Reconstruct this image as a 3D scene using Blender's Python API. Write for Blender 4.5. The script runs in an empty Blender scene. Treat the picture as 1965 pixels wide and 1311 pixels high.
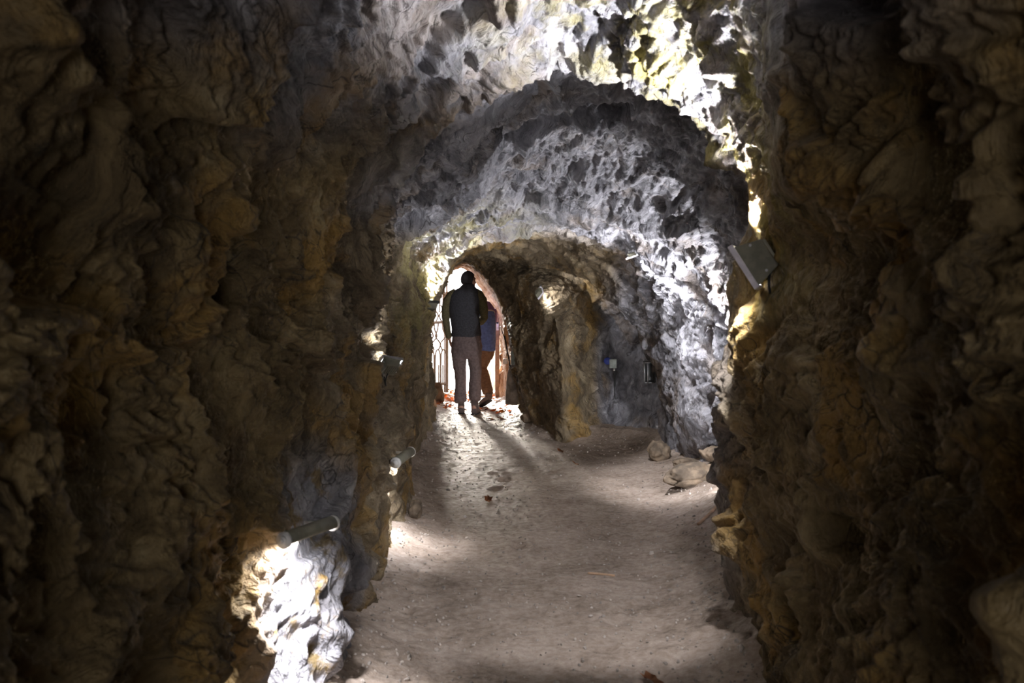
import bpy, bmesh, math, random
import numpy as np
from mathutils import Vector, Matrix, Euler

# ---------------------------------------------------------------- camera, sky, sun, exposure
SC = bpy.context.scene
COL = SC.collection
F = 1910.0                      # focal length in pixels of the 1965 px wide frame (35 mm lens)
EYE, HZ = 1.454, 572.0          # eye height, horizon row
cam_d = bpy.data.cameras.new('camera')
cam = bpy.data.objects.new('camera', cam_d); COL.objects.link(cam)
cam.location = (0, 0, EYE); cam.rotation_euler = (math.pi/2, 0, 0)
cam_d.sensor_width = 36.0; cam_d.lens = 36.0*F/1965
cam_d.shift_y = -(655.5-HZ)/1965
cam_d.clip_start = 0.05; cam_d.clip_end = 300
cam_d.dof.use_dof = True; cam_d.dof.focus_distance = 10.5; cam_d.dof.aperture_fstop = 5.6
SC.camera = cam

W = bpy.data.worlds.new('sky'); SC.world = W; W.use_nodes = True
bg = W.node_tree.nodes['Background']
bg.inputs[0].default_value = (0.98, 0.97, 1.0, 1); bg.inputs[1].default_value = 3.2

sun_d = bpy.data.lights.new('sun', 'SUN'); sun_d.energy = 17.0; sun_d.angle = math.radians(10); sun_d.color = (1.0, .93, .82)
sun = bpy.data.objects.new('sun', sun_d); COL.objects.link(sun)
sun.rotation_euler = Vector((0.165, -0.95, -0.20)).to_track_quat('-Z', 'Y').to_euler()

def portal(name, loc, sx, sy, aim):
    d = bpy.data.lights.new(name, 'AREA'); d.shape = 'RECTANGLE'; d.size = sx; d.size_y = sy
    d.cycles.is_portal = True
    o = bpy.data.objects.new(name, d); COL.objects.link(o); o.location = loc
    o.rotation_euler = Vector(aim).to_track_quat('-Z', 'Y').to_euler()
portal('exit_portal', (-0.70, 14.9, 1.0), 2.4, 2.6, (0, -1, 0))
portal('rear_fill_portal', (0, -4.9, 1.2), 2.6, 3.0, (0, 1, 0))  # opening added behind the camera so sky light fills the near walls

SC.view_settings.view_transform = 'Standard'; SC.view_settings.look = 'None'
SC.view_settings.gamma = 1.0; SC.view_settings.use_curve_mapping = False
SC.view_settings.exposure = 0.95
SC.cycles.max_bounces = 6; SC.cycles.diffuse_bounces = 4; SC.cycles.glossy_bounces = 2; SC.cycles.adaptive_threshold = .04

random.seed(5); RNG = np.random.default_rng(11)

def at(px, py, Y):
    "a point of the place, from its bearing and its distance down the tunnel"
    return Vector(((px-982.5)*Y/F, Y, EYE+(HZ-py)*Y/F))

# ---------------------------------------------------------------- noise
_perm = RNG.permutation(256).astype(np.int32)
_grad = RNG.normal(size=(256, 3)).astype(np.float32); _grad /= np.linalg.norm(_grad, axis=1)[:, None]
_rnd = RNG.random((256, 3)).astype(np.float32)
_tilt = RNG.normal(size=(256, 3)).astype(np.float32)
def _h(ix, iy, iz): return _perm[(_perm[(_perm[ix & 255]+iy) & 255]+iz) & 255]
def perlin(p):
    p = p.astype(np.float32); i = np.floor(p).astype(np.int32); f = p-i
    u = f*f*f*(f*(f*6-15)+10); out = 0
    for dx in (0, 1):
        wx = u[:, 0] if dx else 1-u[:, 0]
        for dy in (0, 1):
            wy = u[:, 1] if dy else 1-u[:, 1]
            for dz in (0, 1):
                wz = u[:, 2] if dz else 1-u[:, 2]
                g = _grad[_h(i[:, 0]+dx, i[:, 1]+dy, i[:, 2]+dz)]
                out = out+wx*wy*wz*(g[:, 0]*(f[:, 0]-dx)+g[:, 1]*(f[:, 1]-dy)+g[:, 2]*(f[:, 2]-dz))
    return out*1.5
def fbm(p, s, octv=4, gain=.5):
    a, o = 1.0, 0
    for k in range(octv):
        o = o+a*perlin(p*s+17.3*k); a *= gain; s *= 2.03
    return o
def ridged(p, s, octv=3, gain=.5):
    a, o = 1.0, 0
    for k in range(octv):
        o = o+a*(.5-np.abs(perlin(p*s+9.1*k))); a *= gain; s *= 2.1
    return o
def facets(p, s, sharp=34.0):
    "rock broken into tilted facets: each cell is a plane of its own"
    p = (p*s).astype(np.float32); i = np.floor(p).astype(np.int32); f = p-i
    wsum = np.zeros(len(p), np.float32); out = np.zeros(len(p), np.float32)
    for dx in (-1, 0, 1):
        for dy in (-1, 0, 1):
            for dz in (-1, 0, 1):
                h = _h(i[:, 0]+dx, i[:, 1]+dy, i[:, 2]+dz)
                q = f-(_rnd[h]+np.array([dx, dy, dz], np.float32))
                w = np.exp(-sharp*np.einsum('ij,ij->i', q, q)); wsum += w
                out += w*(np.einsum('ij,ij->i', q, _tilt[h])*.45+(_rnd[h, 0]-.5)*.5)
    return out/wsum/s

# ---------------------------------------------------------------- node materials
class NT:
    def __init__(self, name):
        self.m = bpy.data.materials.new(name); self.m.use_nodes = True
        self.t = self.m.node_tree; self.b = self.t.nodes['Principled BSDF']
    def n(self, typ, ins=None, **kw):
        nd = self.t.nodes.new(typ)
        for k, v in kw.items(): setattr(nd, k, v)
        for k, v in (ins or {}).items(): self.set(nd.inputs[k], v)
        return nd
    def set(self, sock, v):
        if isinstance(v, bpy.types.NodeSocket): self.t.links.new(v, sock)
        elif isinstance(v, bpy.types.Node): self.t.links.new(v.outputs[0], sock)
        else: sock.default_value = v
    def noise(self, vec, scale, detail=5, rough=.6, dist=0): 
        return self.n('ShaderNodeTexNoise', {'Vector': vec, 'Scale': scale, 'Detail': detail, 'Roughness': rough, 'Distortion': dist}).outputs['Fac']
    def mapr(self, v, a, b, c=0.0, d=1.0):
        return self.n('ShaderNodeMapRange', {'Value': v, 'From Min': a, 'From Max': b, 'To Min': c, 'To Max': d}, interpolation_type='SMOOTHSTEP').outputs[0]
    def math(self, op, a, b=0.0):
        nd = self.n('ShaderNodeMath', operation=op); self.set(nd.inputs[0], a); self.set(nd.inputs[1], b); return nd.outputs[0]
    def mix(self, f, a, b, mode='MIX'):
        nd = self.n('ShaderNodeMix', data_type='RGBA', blend_type=mode)
        self.set(nd.inputs[0], f); self.set(nd.inputs[6], a); self.set(nd.inputs[7], b); return nd.outputs[2]
    def ramp(self, v, stops):
        nd = self.n('ShaderNodeValToRGB', {'Fac': v}); e = nd.color_ramp.elements
        while len(e) < len(stops): e.new(.5)
        for el, (p, c) in zip(e, stops): el.position = p; el.color = (*c, 1)
        return nd.outputs[0]
    def vmap(self, vec, scale=(1, 1, 1), rot=(0, 0, 0), loc=(0, 0, 0)):
        return self.n('ShaderNodeMapping', {'Vector': vec, 'Scale': scale, 'Rotation': rot, 'Location': loc}).outputs[0]
    def obj(self): return self.n('ShaderNodeTexCoord').outputs['Object']
    def bump(self, h, strength, dist, prev=None):
        i = {'Height': h, 'Strength': strength, 'Distance': dist}
        if prev is not None: i['Normal'] = prev
        return self.n('ShaderNodeBump', i).outputs[0]
    def done(self, **k):
        for kk, v in k.items(): self.set(self.b.inputs[{'color': 'Base Color', 'rough': 'Roughness', 'metal': 'Metallic', 'normal': 'Normal', 'spec': 'Specular IOR Level', 'alpha': 'Alpha', 'trans': 'Transmission Weight', 'emit': 'Emission Color', 'emits': 'Emission Strength'}[kk]], v)
        return self.m

def rock_material():
    k = NT('rock'); P = k.n('ShaderNodeNewGeometry').outputs['Position']
    sep = k.n('ShaderNodeSeparateXYZ', {0: P}); Y = sep.outputs[1]
    warp = k.noise(P, 1.1, 3)
    Pw = k.n('ShaderNodeVectorMath', {0: P, 1: k.n('ShaderNodeTexNoise', {'Vector': P, 'Scale': 1.6, 'Detail': 3}).outputs['Color']}, operation='ADD').outputs[0]
    st = k.vmap(Pw, (9, 2.2, 3.0), (.5, .35, .2))                       # bedding streaks
    a = k.noise(st, 1.0, 6, .62)
    b = k.noise(P, 3.2, 8, .65)
    c = k.math('ADD', k.math('MULTIPLY', a, .5), k.math('MULTIPLY', b, .5))
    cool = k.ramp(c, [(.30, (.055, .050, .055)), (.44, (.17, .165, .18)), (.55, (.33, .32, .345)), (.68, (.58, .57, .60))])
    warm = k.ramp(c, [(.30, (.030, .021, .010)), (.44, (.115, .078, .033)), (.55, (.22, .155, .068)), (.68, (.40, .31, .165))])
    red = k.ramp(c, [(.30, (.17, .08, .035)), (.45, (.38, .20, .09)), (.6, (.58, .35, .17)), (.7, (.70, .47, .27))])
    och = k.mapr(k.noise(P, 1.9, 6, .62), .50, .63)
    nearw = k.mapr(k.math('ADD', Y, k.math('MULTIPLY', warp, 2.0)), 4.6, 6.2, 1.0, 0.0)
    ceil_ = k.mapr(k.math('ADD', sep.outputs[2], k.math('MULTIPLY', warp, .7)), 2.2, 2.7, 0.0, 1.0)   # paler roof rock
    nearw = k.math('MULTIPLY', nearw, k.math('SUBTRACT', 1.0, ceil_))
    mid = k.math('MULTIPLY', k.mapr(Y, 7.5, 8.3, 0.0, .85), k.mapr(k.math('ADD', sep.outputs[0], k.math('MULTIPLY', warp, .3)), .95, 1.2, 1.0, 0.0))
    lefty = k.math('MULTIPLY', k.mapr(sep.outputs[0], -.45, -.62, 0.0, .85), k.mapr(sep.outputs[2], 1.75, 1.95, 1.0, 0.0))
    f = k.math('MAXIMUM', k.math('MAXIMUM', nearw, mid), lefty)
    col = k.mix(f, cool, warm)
    col = k.mix(k.math('MULTIPLY', och, k.math('ADD', .22, k.math('MULTIPLY', f, .48))), col, (.35, .205, .05, 1))
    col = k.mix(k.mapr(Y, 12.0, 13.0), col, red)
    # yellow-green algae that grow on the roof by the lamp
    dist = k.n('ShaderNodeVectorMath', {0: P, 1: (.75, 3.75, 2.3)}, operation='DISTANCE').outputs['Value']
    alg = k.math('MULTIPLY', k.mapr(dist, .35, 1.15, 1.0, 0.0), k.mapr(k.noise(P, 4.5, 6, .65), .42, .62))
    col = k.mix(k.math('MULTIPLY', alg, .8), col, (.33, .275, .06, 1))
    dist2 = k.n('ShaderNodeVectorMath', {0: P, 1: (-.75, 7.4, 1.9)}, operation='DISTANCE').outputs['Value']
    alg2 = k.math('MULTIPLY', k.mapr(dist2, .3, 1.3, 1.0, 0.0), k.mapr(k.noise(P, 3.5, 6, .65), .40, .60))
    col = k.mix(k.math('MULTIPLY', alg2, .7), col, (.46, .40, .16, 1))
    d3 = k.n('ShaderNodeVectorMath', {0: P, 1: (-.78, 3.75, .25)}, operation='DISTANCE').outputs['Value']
    lit_pale = k.math('MULTIPLY', k.mapr(d3, .45, .75, 1.0, 0.0), k.mapr(k.noise(P, 5.5, 6, .65), .36, .48))  # strip lamp's pool of light painted in as paler rock
    col = k.mix(k.math('MULTIPLY', lit_pale, .95), col, cool)
    # dark mineral cracks
    vor = k.n('ShaderNodeTexVoronoi', {'Vector': k.vmap(Pw, (3.2, 3.2, 2.2)), 'Scale': 1.6}, feature='DISTANCE_TO_EDGE').outputs['Distance']
    crack = k.math('MULTIPLY', k.mapr(vor, .0, .022, 1.0, 0.0), k.mapr(k.noise(P, 2.0, 3), .48, .6))
    col = k.mix(k.math('MULTIPLY', crack, .75), col, (.03, .025, .02, 1))
    fis = k.math('ABSOLUTE', k.math('SUBTRACT', k.noise(k.vmap(Pw, (13, 3.2, 4.5), (.5, .35, .2)), 1.0, 6, .6), .5))
    fmask = k.math('MULTIPLY', k.mapr(fis, .0, .022, 1.0, 0.0), k.mapr(k.noise(P, 3.8, 4), .48, .60))
    col = k.mix(k.math('MULTIPLY', fmask, .62), col, (.02, .016, .012, 1))
    n0 = k.bump(k.mapr(fis, 0.0, .07), .5, .03)
    n1 = k.bump(b, .8, .06, n0)
    n2 = k.bump(k.noise(st, 3.0, 5, .65), .8, .025, n1)
    n3 = k.bump(k.noise(P, 42, 3, .6), .6, .01, n2)
    n4 = k.bump(vor, .25, .01, n3)
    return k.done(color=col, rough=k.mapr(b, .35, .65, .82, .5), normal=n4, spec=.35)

def floor_material():
    k = NT('packed_dirt'); P = k.obj()
    a = k.noise(P, 2.3, 8, .62); b = k.noise(P, 26, 6, .7)
    c = k.math('ADD', k.math('MULTIPLY', a, .55), k.math('MULTIPLY', b, .45))
    col = k.ramp(c, [(.33, (.13, .096, .07)), (.47, (.31, .24, .19)), (.58, (.43, .345, .285)), (.7, (.55, .475, .42))])
    vor = k.n('ShaderNodeTexVoronoi', {'Vector': P, 'Scale': 34.0}).outputs['Distance']
    spk = k.math('MULTIPLY', k.mapr(vor, .08, .2, 1.0, 0.0), k.mapr(k.noise(P, 9, 2), .52, .6))
    col = k.mix(k.math('MULTIPLY', spk, .7), col, (.055, .042, .035, 1))
    vor2 = k.n('ShaderNodeTexVoronoi', {'Vector': k.vmap(P, loc=(3, 5, 1)), 'Scale': 23.0}).outputs['Distance']
    spk2 = k.math('MULTIPLY', k.mapr(vor2, .05, .1, 1.0, 0.0), k.mapr(k.noise(P, 6, 2), .55, .6))
    col = k.mix(k.math('MULTIPLY', spk2, .7), col, (.6, .57, .55, 1))
    n1 = k.bump(k.noise(P, 7, 8, .65), .6, .03)
    n2 = k.bump(b, .55, .012, n1)
    n3 = k.bump(k.noise(P, 110, 4, .6), .4, .004, n2)
    return k.done(color=col, rough=k.mapr(b, .4, .6, .85, .6), normal=n3, spec=.4)

def plain(name, c, rough=.6, metal=0.0, var=.15, scale=25, bump=.0, spec=.5):
    k = NT(name); P = k.obj(); a = k.noise(P, scale, 5, .6)
    col = k.mix(k.mapr(a, .35, .65), tuple(x*(1-var) for x in c)+(1,), tuple(min(1, x*(1+var)) for x in c)+(1,))
    kw = dict(color=col, rough=rough, metal=metal, spec=spec)
    if bump: kw['normal'] = k.bump(a, bump, .01)
    return k.done(**kw)

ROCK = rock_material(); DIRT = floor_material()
M = {
 'brown_stone': plain('brown_stone', (.17, .125, .085), .85, var=.5, scale=7, bump=.8),
 'black_metal': plain('black_powder_coat', (.03, .03, .028), .45),
 'olive_metal': plain('olive_powder_coat', (.20, .19, .14), .5, .1),
 'white_metal': plain('white_enamel', (.78, .74, .82), .4),
 'steel': plain('galvanised_steel', (.55, .55, .57), .35, .9),
 'grey_metal': plain('grey_painted_steel', (.11, .10, .10), .5, .3),
 'rubber': plain('black_rubber', (.02, .02, .02), .6),
 'plastic': plain('white_plastic', (.75, .73, .70), .5),
 'plastic_green': plain('pale_green_plastic', (.50, .56, .50), .5),
 'plastic_blue': plain('blue_plastic', (.05, .07, .30), .5),
 'wood': plain('weathered_timber', (.42, .27, .17), .75, var=.25, scale=14, bump=.3),
 'navy': plain('dark_navy_fabric', (.055, .055, .064), .9, var=.25, scale=60, bump=.4),
 'olive': plain('olive_knit', (.15, .13, .068), .95, var=.25, scale=70, bump=.4),
 'trouser': plain('brown_grey_cotton', (.19, .14, .135), .9, var=.2, scale=40, bump=.35),
 'boot': plain('brown_leather', (.12, .09, .085), .6, var=.3, scale=30),
 'sole': plain('dark_rubber_sole', (.03, .025, .025), .7),
 'hair': plain('dark_hair', (.05, .046, .05), .7, var=.4, scale=120, bump=.6),
 'skin': plain('skin', (.55, .32, .24), .55, var=.08),
 'blue': plain('blue_jacket_fabric', (.10, .16, .40), .75, var=.2, scale=30, bump=.3),
 'purple': plain('violet_jacket_fabric', (.20, .12, .30), .75, var=.2, scale=30, bump=.3),
 'reflect': plain('pale_grey_stripe', (.55, .52, .5), .5),
 'brown': plain('brown_corduroy', (.20, .115, .07), .9, var=.2, scale=40, bump=.35),
 'stone': plain('grey_stone', (.38, .33, .29), .8, var=.4, scale=9, bump=.6),
 'leaf': plain('orange_dry_leaf', (.62, .20, .035), .7, var=.45, scale=9),
 'leaf_brown': plain('brown_dry_leaf', (.25, .10, .04), .8, var=.4, scale=9),
}

def glow(name, c, s):
    k = NT(name); return k.done(color=(.8, .8, .8, 1), emit=(*c, 1), emits=s)
M['led'] = glow('lit_led_panel', (.92, .95, 1.0), 12.0)

# ---------------------------------------------------------------- object helpers
def link(name, me, mat=None, parent=None, smooth=True):
    o = bpy.data.objects.new(name, me); COL.objects.link(o)
    if mat is not None: me.materials.append(mat)
    if smooth and len(me.polygons): me.polygons.foreach_set('use_smooth', [True]*len(me.polygons))
    if parent is not None: o.parent = parent
    return o
def tag(o, label, cat, group=None):
    o['label'] = label; o['category'] = cat
    if group: o['group'] = group
    return o
def thing(name, label, cat, loc=(0, 0, 0), rot=(0, 0, 0), group=None):
    o = bpy.data.objects.new(name, None); COL.objects.link(o)
    o.location = loc; o.rotation_euler = rot; o.empty_display_size = .1
    return tag(o, label, cat, group)
def struct(o): o['kind'] = 'structure'; return o
def grid_mesh(name, P, flip=False):
    nr, nc = P.shape[:2]; me = bpy.data.meshes.new(name)
    idx = np.arange(nr*nc, dtype=np.int32).reshape(nr, nc)
    q = np.stack([idx[:-1, :-1], idx[:-1, 1:], idx[1:, 1:], idx[1:, :-1]], -1).reshape(-1, 4)
    if flip: q = q[:, ::-1]
    me.vertices.add(nr*nc); me.vertices.foreach_set('co', P.reshape(-1).astype(np.float32))
    me.loops.add(q.size); me.loops.foreach_set('vertex_index', np.ascontiguousarray(q).reshape(-1))
    me.polygons.add(len(q)); me.polygons.foreach_set('loop_start', np.arange(0, q.size, 4, dtype=np.int32))
    me.update(calc_edges=True); return me

# ---------------------------------------------------------------- floor
def lerp(x, xs, ys): return np.interp(x, xs, ys)
LX = ([-5.5, 1.5, 3.76, 5.3, 6.5, 8.47, 10.4, 11.5, 12.5, 14, 15], [-1.0, -.85, -.67, -.72, -.74, -.88, -.78, -.95, -1.02, -1.14, -1.2])
RX = ([-5.5, 1.5, 4.0, 4.6, 5.8, 7.2, 8.3, 9.0, 9.6, 10.0, 10.4, 11.4, 12.5, 14, 15], [1.0, .95, .90, .98, 1.22, 1.5, 1.65, 1.5, 1.2, .87, .40, .12, -.05, -.18, -.1])
def floor_z(x, y):
    x = np.asarray(x, float); y = np.asarray(y, float)
    dl = x-lerp(y, *LX); dr = lerp(y, *RX)-x
    s = lambda d, w: np.clip(1-d/w, 0, 1.3)**2
    bw = np.interp(y, [2, 5, 8, 10, 12], [.30, .5, .75, .35, .3])
    bh = np.interp(y, [2, 5, 7.5, 9, 12], [.06, .10, .20, .10, .07])
    z = .09*s(dl, .42)+bh*s(dr, bw)
    z = np.where(y > 15.7, z-np.minimum((y-15.7)*1.2, 1.2), z)
    return z
ys = [-5.5]
while ys[-1] < 22: ys.append(ys[-1]+max(.0065, abs(ys[-1])*.0035) if ys[-1] > 3.2 else ys[-1]+(.02 if ys[-1] > 2 else .08))
ys = np.array(ys); us = np.linspace(0, 1, 420)
lx = lerp(ys, *LX)-.45-np.where(ys > 14.6, 3, 0); rx = lerp(ys, *RX)+.45+np.where(ys > 14.6, 3, 0)
X = lx[:, None]+(rx-lx)[:, None]*us[None]; YY = np.repeat(ys[:, None], len(us), 1)
Z = floor_z(X, YY); pp = np.stack([X, YY, np.zeros_like(X)], -1).reshape(-1, 3)
edge = np.clip(np.minimum(X-lerp(YY, *LX), lerp(YY, *RX)-X)/.4, 0, 1).reshape(-1)
rough_e = 1-.75*edge
Z = Z+(.012*fbm(pp*[1, .8, 1], 1.5, 3)+rough_e*.022*fbm(pp, 6.0, 3)+rough_e*.016*facets(pp, 16)*16*.5+.004*fbm(pp, 14, 3)).reshape(Z.shape)
# shoe dents in the soft dirt
for _ in range(90):
    cx, cy = random.uniform(-.5, .75), random.uniform(3.7, 11)
    a = random.gauss(0, .35); dx = X-cx; dy = YY-cy
    u = dx*math.cos(a)+dy*math.sin(a); v = -dx*math.sin(a)+dy*math.cos(a)
    r2 = (u/.04)**2+(v/.075)**2
    Z -= random.uniform(.004, .011)*np.exp(-r2)-.004*np.exp(-((np.sqrt(r2)-1.7)/.4)**2)
FL = np.stack([X, YY, Z], -1)
floor = struct(link('floor', grid_mesh('floor', FL), DIRT))
def on_floor(x, y):
    j = int(np.clip(np.searchsorted(ys, y), 1, len(ys)-1)); j = j-1 if y-ys[j-1] < ys[j]-y else j
    i = int(np.clip(round((x-lx[j])/(rx[j]-lx[j])*(len(us)-1)), 0, len(us)-1))
    return float(Z[j, i])

# ---------------------------------------------------------------- cave shell: contours of the rock, from behind the eye out to the exit
C0 = (895.0, 640.0)
NTH = 1150
TH = np.radians(np.linspace(-74, 254, NTH))
def ring(pts):
    pts = list(pts)
    d = lambda q: 572+(1.454+.4)*F/q
    (x0, y0, q0), (x1, y1, q1) = pts[0], pts[-1]
    if y0 < d(q0): pts.insert(0, (x0, d(q0), q0))
    if y1 < d(q1): pts.append((x1, d(q1), q1))
    pts.append(pts[0])
    A = np.array(pts, float); dens = []
    for a, b in zip(A[:-1], A[1:]): dens.append(a+(b-a)*np.linspace(0, 1, 40, endpoint=False)[:, None])
    D = np.concatenate(dens); th = np.arctan2(-(D[:, 1]-C0[1]), D[:, 0]-C0[0]); r = np.hypot(D[:, 0]-C0[0], D[:, 1]-C0[1])
    th = np.where(th < math.radians(-90), th+2*math.pi, th)
    o = np.argsort(th); th, r, Yv = th[o], r[o], D[o, 2]
    th = np.concatenate([th-2*math.pi, th, th+2*math.pi]); r = np.tile(r, 3); Yv = np.tile(Yv, 3)
    k = np.exp(-np.linspace(-2, 2, 13)**2); k /= k.sum()
    sm = lambda v: np.convolve(np.pad(v, 6, mode='edge'), k, 'valid')
    R = sm(np.interp(TH, th, r)); Q = sm(np.interp(TH, th, Yv))
    px = C0[0]+R*np.cos(TH); py = C0[1]-R*np.sin(TH)
    return np.stack([(px-982.5)*Q/F, Q, EYE+(HZ-py)*Q/F], -1)
def ring_w(Y, wl, wr, up, down, cz=1.25):
    c, s = np.cos(TH), np.sin(TH)
    w = np.where(c > 0, wr, wl); h = np.where(s > 0, up, down)
    r = 1/(np.abs(c/w)**2.4+np.abs(s/h)**2.4)**(1/2.4)
    return np.stack([r*c, np.full(NTH, Y), cz+r*s], -1)

RINGS = [
 (ring_w(-5.0, 1.15, 1.15, 1.25, 1.9), 0),  # open rear end, added and sized for fill light on the near walls
 (ring_w(.1, 1.05, .98, 1.35, 1.9), 40),
 # near walls at the edge of the picture
 (ring([(2030,2000,1.5),(2060,1300,1.5),(2080,640,1.5),(2050,200,1.5),(1930,-300,1.5),(1600,-680,1.5),(1000,-820,1.5),(400,-700,1.5),(0,-350,1.5),(-170,100,1.5),(-220,640,1.5),(-190,1200,1.5),(-110,1900,1.5)]), 30),
 # near right jaw, and the left wall half way
 (ring([(1560,1500,2.9),(1575,1311,2.8),(1600,1100,2.8),(1605,900,2.8),(1605,700,2.8),(1610,600,2.9),(1625,520,3.0),(1610,450,3.0),(1560,405,2.9),(1505,360,2.8),(1488,300,2.8),(1498,200,2.7),(1512,0,2.7),(1520,-180,2.7),(1400,-330,2.8),(1100,-330,2.8),(800,-260,2.8),(620,-90,2.8),(520,100,2.8),(440,300,2.8),(400,640,2.9),(405,900,2.9),(430,1150,3.0),(440,1311,3.0)]), 210),
 # lip of the near roof, near right edge with the lamp
 (ring([(1412,1270,4.1),(1408,1180,4.2),(1390,1080,4.4),(1382,980,4.6),(1372,900,4.6),(1387,800,4.4),(1408,700,4.2),(1407,640,4.2),(1400,560,4.2),(1402,490,4.2),(1440,405,4.1),(1425,350,4.2),(1372,285,4.3),(1345,240,4.3),(1280,203,4.35),(1205,182,4.4),(1150,152,4.4),(1050,142,4.4),(970,165,4.4),(880,200,4.4),(800,250,4.3),(720,330,4.3),(675,420,4.4),(655,600,4.4),(650,800,4.3),(646,960,3.95),(642,1060,3.75),(638,1200,3.6),(634,1311,3.5)]), 190),
 # dome behind the lip, left edge of the near left wall
 (ring([(1530,1100,5.4),(1560,900,5.4),(1560,700,5.2),(1520,560,5.0),(1500,400,4.9),(1420,230,4.9),(1300,110,4.9),(1100,70,4.9),(1000,110,4.9),(940,220,5.0),(900,330,5.2),(860,372,5.3),(830,398,5.4),(790,420,5.4),(748,448,5.3),(738,500,5.3),(735,600,5.3),(732,700,5.3),(728,800,5.3),(722,1000,5.3),(716,1100,5.3)]), 120),
 (ring([(1470,1100,6.3),(1480,900,6.3),(1480,700,6.2),(1450,540,6.0),(1415,440,6.0),(1350,335,5.9),(1250,275,5.9),(1150,255,5.9),(1040,262,5.9),(970,285,5.9),(915,345,5.9),(850,388,6.0),(790,415,6.0),(730,440,5.9),(700,500,5.8),(690,640,5.8),(690,800,5.7),(735,900,5.6),(745,1000,5.5),(752,1090,5.4)]), 100),
 # back wall of the dome, second left buttress
 (ring([(1390,950,7.8),(1405,850,7.4),(1408,700,7.0),(1380,620,7.0),(1355,560,7.0),(1300,505,7.0),(1240,455,6.9),(1180,412,6.8),(1100,388,6.7),(1000,383,6.7),(920,402,6.7),(860,432,6.8),(815,455,6.9),(785,480,7.0),(795,530,7.2),(801,580,7.3),(804,640,7.3),(806,720,7.3),(800,800,7.4),(790,860,7.8),(780,930,7.2),(772,1010,6.3),(768,1085,5.6)]), 130),
 # second arch
 (ring([(1385,925,7.9),(1396,850,7.6),(1392,740,7.4),(1370,660,7.4),(1345,590,7.4),(1290,532,7.4),(1225,484,7.4),(1190,460,7.4),(1140,441,7.4),(1040,426,7.3),(950,438,7.3),(900,457,7.4),(870,482,7.6),(850,512,7.8),(835,547,8.0),(822,590,8.2),(815,640,8.4),(814,700,8.6),(812,780,8.8),(806,830,9.4),(797,880,8.9)]), 70),
 # inner edge of the pale rib on the right, low brown roof
 (ring([(1312,890,8.7),(1306,800,8.3),(1302,700,8.2),(1288,620,8.1),(1250,560,8.1),(1205,500,8.1),(1130,478,8.4),(1060,458,8.6),(960,463,8.9),(905,476,9.3),(868,503,9.6),(848,540,9.9),(828,590,10.2),(818,640,10.4),(818,700,10.6),(822,770,10.8),(832,810,10.8),(840,835,10.6)]), 110),
 (ring([(1288,885,9.0),(1275,800,9.0),(1255,720,9.0),(1230,660,9.0),(1190,590,9.0),(1130,535,9.2),(1060,508,9.6),(985,494,10.2),(930,492,10.8),(895,489,11.0),(868,505,11.2),(849,540,11.4),(830,590,11.6),(821,640,11.8),(820,700,12.0),(826,765,12.0),(838,805,11.8),(846,820,11.4)]), 80),
 # dark recess
 (ring([(1262,870,9.9),(1275,800,10.1),(1268,720,10.2),(1245,640,10.1),(1205,575,10.0),(1140,530,10.0),(1060,512,10.2),(985,500,10.7),(930,496,11.1),(895,491,11.3),(868,506,11.5),(848,540,11.7),(831,590,11.9),(822,640,12.1),(821,700,12.2),(827,765,12.3),(839,803,12.1),(846,818,11.7)]), 30),
 (ring([(1160,862,10.0),(1165,800,10.5),(1162,700,10.7),(1150,610,10.6),(1120,560,10.4),(1090,535,10.3),(1040,520,10.5),(980,508,11.0),(930,501,11.4),(895,492,11.5),(868,507,11.7),(848,540,11.9),(832,590,12.1),(823,640,12.3),(822,700,12.4),(828,765,12.5),(840,801,12.3),(846,816,11.9)]), 60),
 # buttress that stands forward beside the exit
 (ring([(1080,850,10.1),(1082,780,10.0),(1078,700,9.9),(1068,620,9.9),(1045,570,10.0),(1015,540,10.2),(985,524,10.8),(950,513,11.3),(920,501,11.6),(893,492,11.7),(868,508,11.9),(848,541,12.1),(832,590,12.3),(823,640,12.5),(823,700,12.6),(829,765,12.7),(841,799,12.5),(847,814,12.1)]), 60),
 (ring([(1018,818,11.2),(1005,770,11.1),(995,700,11.0),(985,640,11.0),(975,600,11.1),(962,566,11.3),(945,540,11.6),(925,517,11.8),(905,502,11.9),(885,492,12.0),(866,504,12.2),(846,541,12.5),(829,590,12.7),(821,640,12.9),(824,700,13.0),(831,765,13.1),(843,790,13.0)]), 80),
 # reveal of the exit
 (ring([(985,775,13.0),(982,700,13.0),(975,640,13.0),(965,590,13.0),(948,556,13.1),(930,532,13.2),(908,514,13.3),(884,508,13.4),(862,518,13.5),(841,544,13.6),(826,590,13.7),(819,640,13.8),(822,700,13.8),(826,760,13.8)]), 60),
 (ring([(957,775,14.2),(957,700,14.2),(957,640,14.2),(952,606,14.2),(938,582,14.2),(920,555,14.2),(909,534,14.2),(899,517,14.2),(884,511,14.2),(862,520,14.2),(836,546,14.2),(820,590,14.3),(813,640,14.3),(818,700,14.3),(820,760,14.3)]), 50),
 (ring([(1100,790,14.7),(1100,640,14.7),(1060,500,14.7),(980,420,14.7),(884,390,14.7),(800,430,14.7),(740,520,14.7),(730,640,14.7),(730,760,14.7)]), 14),
]
rows = [RINGS[0][0][None]]
for (a, _), (b, n) in zip(RINGS[:-1], RINGS[1:]):
    t = np.linspace(0, 1, n+1)[1:, None, None]; rows.append(a[None]*(1-t)+b[None]*t)
G = np.concatenate(rows)
for _ in range(3):                                   # round the creases a little
    G[1:-1] = .5*G[1:-1]+.25*(G[:-2]+G[2:])
    G[:, 1:-1] = .5*G[:, 1:-1]+.25*(G[:, :-2]+G[:, 2:])
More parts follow.
